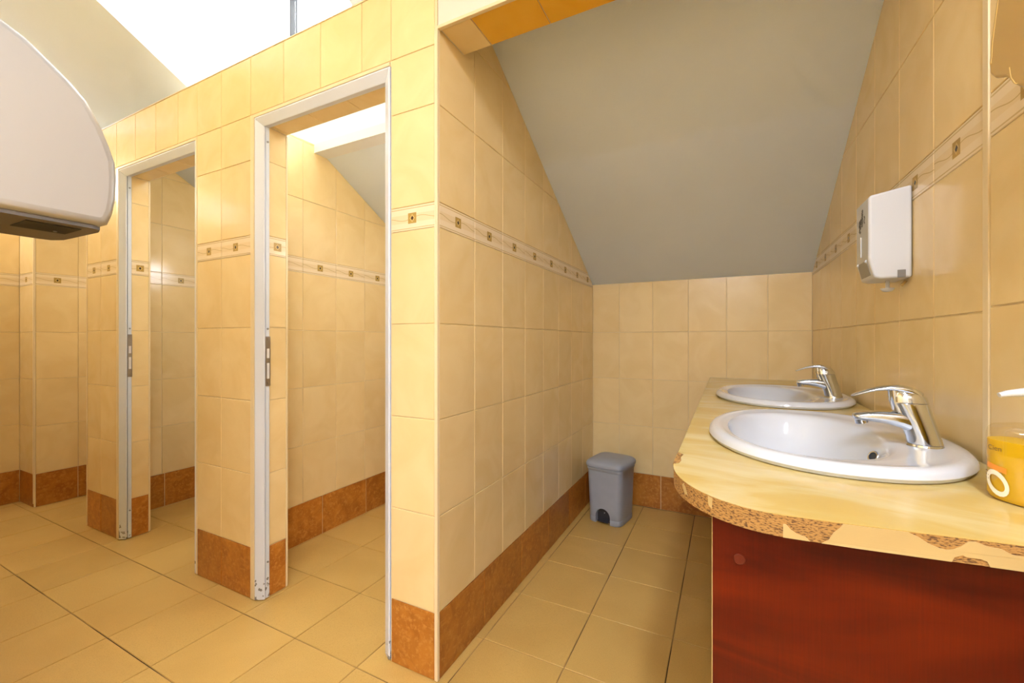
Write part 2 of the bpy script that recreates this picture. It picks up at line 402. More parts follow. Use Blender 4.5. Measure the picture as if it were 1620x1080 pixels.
# alcove side wall (between the alcove and the near stall)
poly = [(1.345, -H), (YB, -H), (YB, roof(YB)), (1.345, roof(1.345))]
wa = W3('wall_alcove', 'yellow tiled side wall of the alcove beside the waste bin', MB().prism_x([(y*S, Zm(u)) for y, u in poly], (XA-.13+TB)*S, (XA-TB)*S))
lay(wa, V(XA, 0, 0), (0, 1, 0), (0, 0, 1), grid(span(YP+.014, YB, 1.345, .2665), [YP+.014, 1.699, 2.102, 2.495, 2.89, 3.285, YB]), [ROOF_HP(1)])
lay(wa, V(XA-.13, 0, 0), (0, -1, 0), (0, 0, 1), grid(neg(span(YP2, YB, YP2, .2665)), neg(span(YP2, YB, YP2, .395))), [ROOF_HP(-1)])
# partition with two doorways
pt = MB()
DOORS = [(-2.147, -1.242), (-3.608, -2.686)]
DT = 1.135; PT = 1.455; GAPY = 1.392
t = TB
for x0, x1 in ((-1.242, -1.13), (-2.686, -2.147), (-4.096, -3.608)):
    pt.pbox(x0+t, x1-t if x1 != -1.13 else x1, YP+t, YP2-t, -H, DT)
pt.pbox(-1.13, XA-t, YP+t, 1.345, -H, PT-.002)
pt.pbox(XE, -1.13, YP+t, YP2-t, DT, PT)
for x0, x1 in DOORS:                                   # lining behind the frame
    pt.pbox(x0+t, x0+.032-t, GAPY+t, YP2-t, -H, DT); pt.pbox(x1-.032+t, x1-t, GAPY+t, YP2-t, -H, DT); pt.pbox(x0+t, x1-t, GAPY+t, YP2-t, DT-.032+t, DT)
wp = W3('wall_partition', 'peach tiled partition with two open stall doorways', pt)
PR = lambda top: [r for r in ((-1.066, -.689, 't'), (-.689, -.312, 't'), (-.312, .065, 't'), (.065, .442, 't'), (.442, .540, 'b'), (.540, .925, 't'), (.925, 1.155, 't'), (1.155, PT, 't')) if r[0] < top-.01]
pier_cols = ([-1.236, -1.014], [-2.686+.012, -2.44, -2.181], [-4.084, -3.87, -3.64])
for cols in pier_cols:
    lay(wp, V(0, YP, 0), (1, 0, 0), (0, 0, 1), grid(cols, cols, PR(1.155)))
hc = [XE+.3, -4.94, -4.68, -4.42, -4.16, -3.87, -3.64, -3.385, -3.13, -2.875, -2.674, -2.44, -2.181, -1.92, -1.66, -1.402, -1.236, -1.014]
lay(wp, V(0, YP, 0), (1, 0, 0), (0, 0, 1), [(a, b_, 1.155, PT, 't') for a, b_ in zip(hc, hc[1:])])
for x0, x1 in DOORS:
    jr = PR(DT-.03)
    cl = [(0, 1, DT-.032)]
    lay(wp, V(x0+.032, 0, 0), (0, 1, 0), (0, 0, 1), grid([GAPY, YP2-.01], [GAPY, YP2-.01], jr), cl)
    lay(wp, V(x1-.032, 0, 0), (0, -1, 0), (0, 0, 1), grid([-YP2+.01, -GAPY], [-YP2+.01, -GAPY], jr), cl)
    lay(wp, V(0, 0, DT-.032), (1, 0, 0), (0, -1, 0), [(a, b_, -YP2+.01, -GAPY, 't') for a, b_ in zip(span(x0+.034, x1-.034, x0+.06, .264), span(x0+.034, x1-.034, x0+.06, .264)[1:])])
lay(wp, V(-4.096, 0, 0), (0, -1, 0), (0, 0, 1), grid([-YP2+.01, -YP-.01], [-YP2+.01, -YP-.01], PR(DT)))
# cream edging strips of the partition
def strip(par, x0, x1, y0, y1, u0, u1): return MB().pbox(x0, x1, y0, y1, u0, u1).build('edge_strip', M['trim'], par, bevel=.0015)
strip(wp, -1.013, XA+.002, YP-.003, YP+.012, -H+.004, 1.2136)
for x in (-2.180, -3.639): strip(wp, x, x+.030, YP-.003, YP+.004, -H+.004, 1.152)
for x in (-2.686, -4.096): strip(wp, x-.001, x+.011, YP-.002, YP+.014, -H+.004, 1.152)
for x0, x1 in DOORS: strip(wp, x0-.004, x1, YP-.003, YP+.004, DT+.001, 1.152)
for x0, x1 in DOORS: strip(wp, x0+.026, x0+.034, YP2-.012, YP2-.001, -H+.004, DT-.034)
strip(wp, -4.1, XA, YP-.002, YP+.016, PT, PT+.006)
# stall dividers
poly = [(1.5, -H), (YB, -H), (YB, roof(YB)), (1.5, roof(1.5))]
w1 = W3('wall_stall_far', 'tiled divider of the far stall seen through the narrow doorway', MB().prism_x([(y*S, Zm(u)) for y, u in poly], (-4.096+TB)*S, (-4.02-TB)*S))
lay(w1, V(-4.02, 0, 0), (0, 1, 0), (0, 0, 1), grid(span(YP2, YB, 1.76, .2665), span(YP2, YB, 1.78, .395)), [ROOF_HP(1)])
lay(w1, V(-4.096, 0, 0), (0, -1, 0), (0, 0, 1), grid(neg(span(YP2, YB, YP2, .2665)), neg(span(YP2, YB, YP2, .395))), [ROOF_HP(-1)])
TOPB = 1.32
poly = [(1.5, -H), (YB, -H), (YB, roof(YB)), (1.947, roof(1.947)-.002), (1.5, TOPB)]
w2 = W3('wall_stall_near', 'tiled divider wall inside the near stall below the dormer window', MB().prism_x([(y*S, Zm(u)) for y, u in poly], (-2.56+TB)*S, (-2.475-TB)*S))
lay(w2, V(-2.475, 0, 0), (0, 1, 0), (0, 0, 1), grid(span(YP2, YB, 1.585+.01, .2665), span(YP2, YB, 1.62, .395)), [ROOF_HP(1), (0, 1, TOPB)])
lay(w2, V(-2.56, 0, 0), (0, -1, 0), (0, 0, 1), grid(neg(span(YP2, YB, YP2, .2665)), neg(span(YP2, YB, YP2, .395))), [ROOF_HP(-1), (0, 1, TOPB)])
# end wall of the corridor with a shallow pilaster
XI = -4.905; YI = 1.29
we = MB().pbox(XE-.15, XE-TB, -2.45, YB+.15, -H, 2.9); we.pbox(XE-TB, XI-TB, YI+TB, YB, -H, roof(YB)+.0)
we.prism_x([(YI*S+.004, Zm(roof(YB))), (YB*S, Zm(roof(YB))), (YI*S+.004, Zm(roof(YI)))], (XE-TB)*S, (XI-TB)*S)
wl = W3('wall_end', 'tiled end wall of the corridor with a projecting pilaster', we)
lay(wl, V(XE, 0, 0), (0, 1, 0), (0, 0, 1), grid(span(.35, YI, YI-.262*3, .262), span(.35, YI, YI-.35, .395)), [ROOF_HP(1)])
lay(wl, V(0, YI, 0), (1, 0, 0), (0, 0, 1), grid([XE, XI-.012], [XE, XI-.012]), [(0, 1, roof(YI))])
lay(wl, V(XI, 0, 0), (0, 1, 0), (0, 0, 1), grid(span(YI+.012, YB, YI+.26, .262), span(YI+.012, YB, YI+.26, .395)), [ROOF_HP(1)])
strip(wl, XI-.011, XI+.002, YI-.002, YI+.011, -H+.03, 1.2)
# lintel over the alcove
ll = MB().pbox(XA, XR, YP+TB, 1.522, 1.2136+TB, roof(YP))
lt = W3('wall_lintel', 'cream lintel over the alcove opening with a tiled underside', ll, M['cream'])
sx = [XA+.004, -.86, -.60, -.34, -.08, .18, XR]
lay(lt, V(0, 0, 1.2136), (1, 0, 0), (0, -1, 0), [(a, b_, -1.52, -YP-.016, 't' if i == 0 else 'g') for i, (a, b_) in enumerate(zip(sx, sx[1:]))])  # tiles past the first carry the painted patch of light
strip(lt, XA, XR, YP-.002, YP+.014, 1.209, 1.222)
o = MB().pbox(XR-.003, XR+.004, YP-.012, YP+.012, -H+.004, 1.209).build('trim_1', M['trim'], None, bevel=.001)
tag(o, 'cream vertical trim strip between wall tiles above the counter', 'trim', kind='structure')
# main room block behind the left edge of the picture, rear wall
wk = W3('wall_left', 'yellow wall end carrying the hand dryer at the left edge', MB().box(XE*S, -1.095, -2.45*S, .200, 0, Zm(2.7)), M['tile'])
W3('wall_rear', 'cream wall behind the camera', MB().pbox(XE-.15, XR+.15, -2.45, -2.3, -H, 2.9), M['cream'])
# roof slope with the dormer cut out
DX0, DX1, DY, DW, DHD = -3.02, -1.587, 1.947, 2.126, 2.70
Y0 = (2.394-DHD)/.551
rf = MB()
def slab(x0, x1, y0, y1):
    rf.prism_x([(y0*S, Zm(roof(y0))), (y1*S, Zm(roof(y1))), (y1*S, Zm(roof(y1)+.12)), (y0*S, Zm(roof(y0)+.12))], x0*S, x1*S)
slab(XE-.15, DX0, Y0, DY); slab(DX1, XR+.15, Y0, DY); slab(XE-.15, XR+.15, DY, YB+.15)
o = rf.build('ceiling', M['paint']); tag(o, 'sloping pale grey painted ceiling under the roof', 'ceiling', kind='structure')
o = MB().pbox(XE-.15, XR+.15, -2.45, Y0, DHD, DHD+.12).build('ceiling_flat', M['white_paint']); tag(o, 'flat cream ceiling behind the camera', 'ceiling', kind='structure')
dm = MB()
for x0, x1 in ((DX0-.06, DX0-.002), (DX1+.002, DX1+.06)):
    dm.prism_x([(y*S, Zm(u)) for y, u in ((DY, roof(DY)+.008), (DW, roof(DY)+.008), (DW, DHD), (Y0+.016, DHD))], x0*S, x1*S)
dm.pbox(DX0, DX1, Y0, DW+.08, DHD, DHD+.10); dm.pbox(DX0, DX1, DY, DW+.08, roof(DY)-.06, roof(DY))
o = dm.build('wall_dormer', M['white_paint']); tag(o, 'white painted dormer recess above the stalls', 'wall', kind='structure')
wi = empty('window_1', V((DX0+DX1)/2, DW+.03, roof(DY))); tag(wi, 'bright dormer window above the stall partition', 'window', kind='structure')
def wpart(name, mat, *b):
    m_ = MB().pbox(*b); o = m_.build(name, mat, wi, bevel=.003 if mat is not M['glass'] else 0); o.matrix_parent_inverse = Matrix.Translation(-wi.location); return o
UB = roof(DY)
wpart('window_frame', M['frame_worn'], DX0, DX0+.05, DW, DW+.07, UB, DHD); wpart('window_frame', M['frame_worn'], DX1-.05, DX1, DW, DW+.07, UB, DHD)
wpart('window_frame', M['frame_worn'], DX0+.05, DX1-.05, DW, DW+.07, UB, UB+.05); wpart('window_frame', M['frame_worn'], DX0+.05, DX1-.05, DW, DW+.07, DHD-.05, DHD)
wpart('window_seal', M['dark'], DX0+.050, DX0+.057, DW-.004, DW+.06, UB+.05, DHD-.05)
xm = (DX0+DX1)/2
wpart('mullion', M['frame_worn'], xm-.03, xm+.03, DW+.005, DW+.065, UB+.05, DHD-.05)
wpart('pane', M['glass'], DX0+.062, xm-.03, DW+.03, DW+.036, UB+.05, DHD-.05); wpart('pane', M['glass'], xm+.03, DX1-.05, DW+.03, DW+.036, UB+.05, DHD-.05)

# door frames: splayed white jambs and head, grey seal line, inner lining strip
for i, (x0, x1) in enumerate(DOORS):
    d = empty('door_%d' % (i+1), V((x0+x1)/2, YP, -H))
    tag(d, ['white doorless frame of the near stall with a steel strike plate', 'white doorless frame of the far stall with a scuffed jamb foot'][i], 'door frame', kind='structure')
    inv = Matrix.Translation(-d.location)
    def dpart(name, mb, mat, bevel=.0015, par=None):
        o = mb.build(name, mat, par or d, bevel=bevel)
        o.matrix_parent_inverse = inv if par is None else Matrix()
        return o
    W_, D_ = .045, .022
    for sgn, xo in ((1, x0), (-1, x1)):
        sec = [(0, -.001), (.006, -.003), (W_, D_-.002), (W_, D_+.005), (0, D_+.005)]
        n = len(sec); vs = []
        for k, u in enumerate((-H+.006, DT-.001)):
            for a, b_ in sec:
                vs.append(V(xo+sgn*a, YP+b_, (u-a*1.0) if k else u))
        jm = dpart('jamb', MB().add(vs, [tuple(range(n)), tuple(reversed(range(n, 2*n)))]+[(q, (q+1) % n, n+(q+1) % n, n+q) for q in range(n)]), M['frame_white'])
        xa, xb = sorted((xo+sgn*.001, xo+sgn*(W_-.010)))
        dpart('seal', MB().pbox(xa, xb, YP+D_+.004, YP+D_+.010, -H+.006, DT-.04), M['seal'], 0)
        xa, xb = sorted((xo+sgn*.001, xo+sgn*(W_-.004)))
        dpart('lining', MB().pbox(xa, xb, YP+D_+.010, YP+.052, -H+.006, DT-.036), M['frame_white'])
    sec = [(0, -.001), (.006, -.003), (W_, D_-.002), (W_, D_+.005), (0, D_+.005)]; n = len(sec); vs = []
    for k in (0, 1):
        for a, b_ in sec: vs.append(V((x0+a) if k == 0 else (x1-a), YP+b_, DT-a))
    dpart('head', MB().add(vs, [tuple(range(n)), tuple(reversed(range(n, 2*n)))]+[(q, (q+1) % n, n+(q+1) % n, n+q) for q in range(n)]), M['frame_white'])
    dpart('seal', MB().pbox(x0+.04, x1-.04, YP+D_+.004, YP+D_+.010, DT-.036, DT-.001), M['seal'], 0)
    dpart('lining', MB().pbox(x0+.03, x1-.03, YP+D_+.010, YP+.052, DT-.038, DT-.001), M['frame_white'])
    # strike plate on the left lining
    xf = (x0+W_-.004)*S; yc_ = (YP+.0415)*S; z0, z1 = Zm(-.245 if i else -.235), Zm(.020 if i == 0 else .04)
    sp = dpart('strike_plate', MB().box(xf, xf+.003, yc_-.010, yc_+.010, z0, z1), M['steel'], .001)
    zm_ = (z0+z1)/2
    dpart('latch_hole', MB().box(xf+.0028, xf+.0034, yc_-.005, yc_+.005, zm_+.012, zm_+.05), M['frame_worn'], 0)
    dpart('bolt_hole', MB().box(xf+.0028, xf+.0034, yc_-.005, yc_+.005, zm_-.07, zm_-.008), M['frame_worn'], 0)
    for zz in (z0+.012, z1-.012, z1+.03, Zm(1.02), Zm(-1.14)):
        dpart('screw', MB().cyl((xf-.001, yc_, zz), (xf+.0045, yc_, zz), .0042, .0035, 10), M['steel'], 0)

# ---------------------------------------------------------------- vanity counter
ZC = Zm(-.279); TH = .028
xf_, rad = -.105, .185
def outline(off=0.0):
    """counter outline in metres, anticlockwise from the far right corner"""
    p = [(XR*S-.004, YB*S-.004), (xf_*S-off, YB*S-.004), (xf_*S-off, 2.4*S), (xf_*S-off, 1.5*S)]
    cx, cy = (xf_+rad)*S, (.80+.235)*S
    for k in range(0, 17):
        t_ = R(180+k*90/16); p.append((cx+(rad*S+off)*math.cos(t_), cy+(.235*S+off)*math.sin(t_)))
    p += [(.16*S, (.8055)*S-off), (.24*S, .8145*S-off), (.32*S, .824*S-off), (.42*S, .835*S-off), (XR*S-.004, .848*S-off)]
    return p
BAS = [(.234*S, 1.445*S), (.234*S, 2.42*S)]
def holes(k=48): return [[(cx+.195*math.cos(2*math.pi*i/k), cy+.270*math.sin(2*math.pi*i/k)) for i in range(k)] for cx, cy in BAS]
def plate(loops, z0, z1):
    bm = bmesh.new(); ed = []; rings = []
    for lp in loops:
        vs = [bm.verts.new((x, y, z1)) for x, y in lp]; rings.append(vs)
        ed += [bm.edges.new((vs[i], vs[(i+1) % len(vs)])) for i in range(len(vs))]
    bmesh.ops.triangle_fill(bm, use_beauty=True, edges=ed, normal=(0, 0, 1))
    top = list(bm.faces)
    low = {v: bm.verts.new((v.co.x, v.co.y, z0)) for v in list(bm.verts)}
    for f in top: bm.faces.new([low[v] for v in reversed(f.verts)])
    for vs in rings:
        for i in range(len(vs)):
            a, b_ = vs[i], vs[(i+1) % len(vs)]; bm.faces.new((a, b_, low[b_], low[a]))
    bmesh.ops.recalc_face_normals(bm, faces=bm.faces)
    me = bpy.data.meshes.new('plate'); bm.to_mesh(me); bm.free(); return me
ct = empty('countertop', ((xf_+XR)/2*S, 2.1*S, ZC-TH)); tag(ct, 'yellow marbled laminate countertop with a chipped chipboard edge', 'countertop')
inv = Matrix.Translation(-ct.location)
def cpart(name, me, mat):
    o = link(name, me, mat, ct); o.matrix_parent_inverse = inv; return o
core = cpart('chipboard_core', plate([outline()]+holes(), ZC-TH, ZC-.0009), M['chipboard']); tag(core, 'raw brown chipboard core showing at the edge')
cpart('laminate_sheet', plate([outline(.0004)]+holes(), ZC-.0009, ZC), M['laminate'])
# torn edge band, laid along the near end: (x in plan units, height fraction)
ol = outline(.0008)
def edge_pt(x, t_):
    near = [(p, q) for p, q in zip(ol[4:], ol[5:]) if min(p[0], q[0])-1e-6 <= x*S <= max(p[0], q[0])+1e-6]
    p, q = near[0]; f = (x*S-p[0])/(q[0]-p[0]) if abs(q[0]-p[0]) > 1e-9 else 0
    y = p[1]+(q[1]-p[1])*f
    return (x*S, y, ZC-TH+t_*(TH-.0012))
def bandpiece(poly, nm='edge_band'):
    dens = []
    for (a, b_), (c_, d_) in zip(poly, poly[1:]+poly[:1]):
        for k in range(4): dens.append((a+(c_-a)*k/4, b_+(d_-b_)*k/4))
    bm = bmesh.new(); vs = [bm.verts.new((a, b_, 0)) for a, b_ in dens]
    ed = [bm.edges.new((vs[i], vs[(i+1) % len(vs)])) for i in range(len(vs))]
    bmesh.ops.triangle_fill(bm, use_beauty=True, edges=ed)
    for v in bm.verts: v.co = edge_pt(v.co.x, v.co.y)
    g = bmesh.ops.extrude_face_region(bm, geom=list(bm.faces))
    for v in [e_ for e_ in g['geom'] if isinstance(e_, bmesh.types.BMVert)]: v.co.y += .0007
    bmesh.ops.recalc_face_normals(bm, faces=bm.faces)
    me = bpy.data.meshes.new(nm); bm.to_mesh(me); bm.free(); return cpart(nm, me, M['band'])
xe = XR-.006
bandpiece([(.133, 0), (.287, 0), (.290, .2), (.299, .33), (.303, .27), (.318, .27), (.325, .2), (.328, 0), (xe, 0), (xe, .5), (.43, .55), (.39, .62), (.362, .58), (.350, .62), (.340, .78), (.325, .82), (.312, .95), (.305, .92), (.298, .7), (.289, .52), (.281, .46), (.273, .5), (.262, .62), (.250, .85), (.238, 1), (.160, 1), (.156, .8), (.148, .55), (.142, .2)])
bandpiece([(.082, 0), (.118, 0), (.112, .18), (.100, .26), (.092, .42), (.086, .62), (.082, .62)])
bandpiece([(-.028, .5), (-.022, .38), (-.021, .95), (-.029, .97)])
bandpiece([(-.078, .75), (-.072, .35), (-.066, .4), (-.070, .7), (-.074, .95)])
# chipped laminate corner on the front edge: a flake of raw board
fk = [(xf_*S-.001, 1.02*S), (xf_*S+.008, 1.03*S), (xf_*S+.010, 1.055*S), (xf_*S+.007, 1.085*S), (xf_*S+.010, 1.11*S), (xf_*S-.001, 1.13*S)]
cpart('chipped_flake', plate([fk], ZC-.004, ZC+.0008), M['chipboard'])

# cabinet under the counter
cb = empty('vanity_cabinet', (.25*S, 2.2*S, 0)); tag(cb, 'red-brown cherry veneer cabinet under the yellow countertop', 'cabinet')
inv2 = Matrix.Translation(-cb.location)
def kpart(name, mb, mat, bevel=.001, **kw):
    o = mb.build(name, mat, cb, bevel=bevel, **kw); o.matrix_parent_inverse = inv2; return o
yp = .875*S; xl = -.0222*S; zt = ZC-TH-.001
kpart('side_panel', MB().box(xl, XR*S-.004, yp, yp+.018, .002, zt), M['veneer'])
kpart('side_panel', MB().box(xl+.02, XR*S-.004, YB*S-.03, YB*S-.012, .002, zt), M['veneer'])
kpart('bottom_panel', MB().box(xl+.02, XR*S-.004, yp+.018, YB*S-.03, .08, .098), M['veneer'])
L_ = (YB*S-.012-yp-.018)/4
for k in range(4):
    y0 = yp+.018+L_*k
    kpart('door', MB().box(xl+.001, xl+.019, y0+.002, y0+L_-.002, .085, zt-.004), M['veneer'])
    kpart('knob', MB().cyl((xl+.002, y0+(L_-.05 if k % 2 == 0 else .05), .62), (xl-.022, y0+(L_-.05 if k % 2 == 0 else .05), .62), .007, .011), M['chrome'], 0)
kpart('edge_strip', MB().box(xl-.0008, xl+.0002, yp-.0004, yp+.018, .002, zt), M['band'], 0)
kpart('screw_cap', MB().cyl((.0225*S, yp+.001, Zm(-.398)), (.0225*S, yp-.0016, Zm(-.398)), .0085, .0070), M['red_cap'], .0006)

# ---------------------------------------------------------------- washbasins
def washbasin(cx, cy, label):
    t_ = empty('washbasin', (cx, cy, ZC)); tag(t_, label, 'washbasin', 'oval washbasins in the countertop')
    rings = []
    prof = [(0, .2035, .288, .000), (0, .2140, .299, .0015), (0, .2185, .3035, .008), (0, .2165, .3015, .016), (0, .2090, .294, .0215), (0, .1990, .284, .0225), (0, .190, .275, .0205),
            (-.008, .178, .264, .0185), (-.022, .160, .250, .0180), (-.032, .146, .2385, .0165), (-.037, .139, .231, .012), (-.040, .134, .225, .003), (-.042, .129, .217, -.012), (-.044, .119, .202, -.042),
            (-.045, .103, .174, -.078), (-.046, .076, .122, -.106), (-.046, .045, .064, -.120), (-.046, .024, .026, -.125), (-.046, .022, .022, -.128)]
    for dx, ax_, ay_, z in prof: rings.append(sering(dx, 0, z, ax_, ay_, 2.15, 64))
    bowl = MB().loft(rings, False, True).build('bowl', M['porcelain'], t_, smooth=True)
    out = [(0, .2035, .288, .000), (-.02, .180, .262, -.004), (-.042, .140, .228, -.02), (-.045, .112, .185, -.085), (-.046, .05, .07, -.135), (-.046, .03, .03, -.14)]
    MB().loft([sering(dx, 0, z, a_, b_, 2.15, 48) for dx, a_, b_, z in out], False, True).build('underside', M['porcelain'], t_, smooth=True)
    MB().cyl((-.046, 0, -.1275), (-.046, 0, -.1245), .0205, .018, 24).build('drain', M['chrome'], t_, smooth=True)
    # overflow ring on the wall side of the bowl
    c0 = Vector((.0790, -.056, -.013)); nrm = Vector((-.80, -.42, .42)).normalized(); a_ = Vector((0, 1, 0)).cross(nrm).cross(nrm).normalized(); b2 = nrm.cross(a_)
    rr = []
    for (r_, h_) in ((.0115, -.003), (.0118, .0015), (.0105, .003), (.0082, .0025), (.0074, -.002)):
        rr.append([c0+(a_*math.cos(q)+b2*math.sin(q))*r_+nrm*h_ for q in [2*math.pi*i/24 for i in range(24)]])
    ov = MB().loft(rr, False, False).build('overflow_ring', M['chrome'], t_, smooth=True)
    MB().cyl(c0-nrm*.002, c0+nrm*.0005, .0076, None, 20).build('overflow_hole', M['dark'], ov)
    return t_
wbn = washbasin(*BAS[0], 'nearest white oval washbasin set in the yellow countertop')
wbf = washbasin(*BAS[1], 'farther white oval washbasin close to the low back wall')

# ---------------------------------------------------------------- mixer taps (local +x points to the bowl; turned by 180 degrees)
def faucet(cx, cy, label):
    t_ = empty('faucet', (cx, cy, ZC+.0185), R(180)); tag(t_, label, 'faucet', 'chrome mixer taps')
    MB().cyl((0, 0, 0), (0, 0, .004), .0275, .0265, 32).build('base_ring', M['chrome'], t_, smooth=True)
    body = [(.000, .004, .0258, .0245), (.003, .018, .0250, .0235), (.009, .038, .0255, .0225), (.0165, .060, .0268, .0218), (.0225, .080, .0280, .0212)]
    MB().loft([sering(x, 0, z, a_, b_, 2.3, 32) for x, z, a_, b_ in body]).build('body', M['chrome'], t_, smooth=True, bevel=.001)
    spout = [(.006, .034, .040, .046, -.5), (.020, .042, .040, .040, -.15), (.036, .047, .0385, .031, .04), (.054, .0495, .0365, .0250, .06), (.074, .0500, .034, .0205, .02), (.090, .0492, .032, .0175, -.08), (.103, .0478, .0295, .0140, -.14), (.108, .0470, .025, .010, -.14)]
    MB().loft([pathring(x, z, w_, h_, a_, 3.2) for x, z, w_, h_, a_ in spout]).build('spout', M['chrome'], t_, smooth=True, sub=1)
    MB().cyl((.096, 0, .045), (.0935, 0, .0345), .0105, .0105, 20).build('aerator', M['chrome'], t_, smooth=True, bevel=.0008)
    cap = [(.0225, .0808, .0285, .0216), (.0240, .090, .0272, .0208), (.0270, .099, .0220, .0185), (.0300, .1045, .0140, .0130), (.0320, .1065, .0050, .006)]
    MB().loft([sering(x, 0, z, a_, b_, 2.3, 32) for x, z, a_, b_ in cap]).build('cartridge_cap', M['chrome'], t_, smooth=True)
    lever = [(.004, .0930, .030, .012, .45), (.014, .1000, .036, .015, .40), (.028, .1055, .037, .0150, .20), (.044, .1080, .034, .0110, .02), (.063, .1060, .030, .0080, -.18), (.082, .1010, .025, .0052, -.33), (.102, .0925, .021, .0045, -.42), (.112, .0880, .016, .003, -.42)]
    MB().loft([pathring(x, z, w_, h_, a_, 3.0) for x, z, w_, h_, a_ in lever]).build('lever', M['chrome'], t_, smooth=True, sub=1)
    neck = [(.036, .060, .032, .022, -1.2), (.043, .080, .028, .016, -1.35), (.046, .103, .027, .014, -1.45)]
    MB().loft([pathring(x, z, w_, h_, a_, 3.0) for x, z, w_, h_, a_ in neck]).build('lever_stem', M['chrome'], t_, smooth=True)
    return t_
faucet(.430*S, 1.365*S, 'nearest chrome mixer tap on the larger looking washbasin')
faucet(.430*S, 2.340*S, 'farther chrome mixer tap on the washbasin by the back wall')

# ---------------------------------------------------------------- soap bottle at the right edge
bx_, by_ = .474*S, 1.022*S
sb = empty('soap_bottle', (bx_, by_, ZC), R(37)); tag(sb, 'clear pump bottle of yellow liquid soap on the counter', 'soap bottle')
ax_, ay_ = .0285, .056
prof = [(.0, .88), (.002, .95), (.008, 1), (.05, 1), (.088, 1), (.097, .97), (.102, .88), (.105, .62), (.106, .34), (.112, .27), (.118, .27)]
MB().loft([sering(0, 0, z+.0003, ax_*k, ay_*k if k > .5 else ax_*k*1.3, 3.0 if k > .5 else 2.3, 40) for z, k in prof]).build('bottle_body', M['bottle'], sb, smooth=True)
MB().loft([sering(0, 0, z, (ax_-.0012)*k, (ay_-.0012)*k, 3.0, 40) for z, k in ((.0015, .9), (.004, .96), (.009, 1), (.05, 1), (.082, 1))]).build('liquid', M['soap'], sb, smooth=True)
MB().cyl((0, 0, .1165), (0, 0, .130), .0135, .013, 28).build('pump_collar', M['white_plastic'], sb, smooth=True, bevel=.001)
MB().cyl((0, 0, .128), (0, 0, .146), .0045, None, 16).build('pump_stem', M['white_plastic'], sb, smooth=True)
nz = [(.014, .1500, .022, .012, 3.14), (.000, .1510, .022, .014, 3.14), (-.018, .1500, .017, .011, 3.2), (-.036, .1470, .012, .008, 3.3), (-.044, .1445, .009, .006, 3.4)]
MB().loft([pathring(x, z, w_, h_, a_, 2.6) for x, z, w_, h_, a_ in nz]).build('pump_head', M['white_plastic'], sb, smooth=True).rotation_euler = (0, 0, R(-37))
# printed front: lettering, orange tag, white ring
M['ink'] = plain('brown_ink', (.16, .09, .02), .5); M['orange'] = plain('orange_print', (.78, .28, .02), .4); M['offwhite'] = plain('white_print', (.86, .80, .62), .4)
def front_x(y): return -ax_*max(0, 1-abs(y/ay_)**3.0)**(1/3.0)-.0006
def print_mesh(name, me, mat):
    for v in me.vertices:                      # u to the right in the picture = -y
        u, z = v.co.x, v.co.y; v.co = (front_x(-u), -u, z)
    return link(name, me, mat, sb)
tx = bpy.data.curves.new('brand_text', 'FONT'); tx.body = 'Cien'; tx.size = .0095; tx.align_x = 'LEFT'
to = bpy.data.objects.new('brand_text_tmp', tx); C.objects.link(to)
dg = bpy.context.evaluated_depsgraph_get(); me = bpy.data.meshes.new_from_object(to.evaluated_get(dg)); bpy.data.objects.remove(to)
for v in me.vertices: v.co.x = v.co.x-.046; v.co.y = v.co.y+.068
print_mesh('brand_text', me, M['ink'])
def flat(polys):
    me = bpy.data.meshes.new('print'); vs = []; fs = []
    for p in polys:
        fs.append(tuple(range(len(vs), len(vs)+len(p)))); vs += [(a, b_, 0) for a, b_ in p]
    me.from_pydata(vs, [], fs); me.update(); return me
print_mesh('orange_tag', flat([[(-.047+.003*k, .0430-.0005*k), (-.044+.003*k, .0425-.0005*k), (-.044+.003*k, .0500-.0005*k), (-.047+.003*k, .0505-.0005*k)] for k in range(8)]), M['orange'])
qs = []
for k in range(20):
    a0, a1 = 2*math.pi*k/20, 2*math.pi*(k+1)/20
    def el(a, ro): return (-.034+ro*.0135*math.cos(a)-.004*math.sin(a), .0245+ro*.0170*math.sin(a))
    qs.append([el(a0, .62), el(a0, 1), el(a1, 1), el(a1, .62)])
print_mesh('ring_print', flat(qs), M['offwhite'])
print_mesh('caption_lines', flat([[(-.050, .037-.005*k), (-.045, .0366-.005*k), (-.045, .0378-.005*k), (-.050, .0382-.005*k)] for k in range(3)]), M['ink'])

# ---------------------------------------------------------------- white soap dispenser on the right wall
DYN = 1.76*S; DWD = .115
sd = empty('soap_dispenser', (XR*S, DYN+DWD/2, Zm(.199))); tag(sd, 'white plastic wall dispenser above the taps with a grey print', 'soap dispenser')
hB = .229
prof = [(-.0015, .0), (-.062, .000), (-.0755, .004), (-.0865, .054), (-.0865, .206), (-.0835, .2135), (-.0015, hB)]
MB().prism_y(prof, -DWD/2, DWD/2).build('cover', M['white_plastic'], sd, smooth=True, bevel=.006, seg=4)
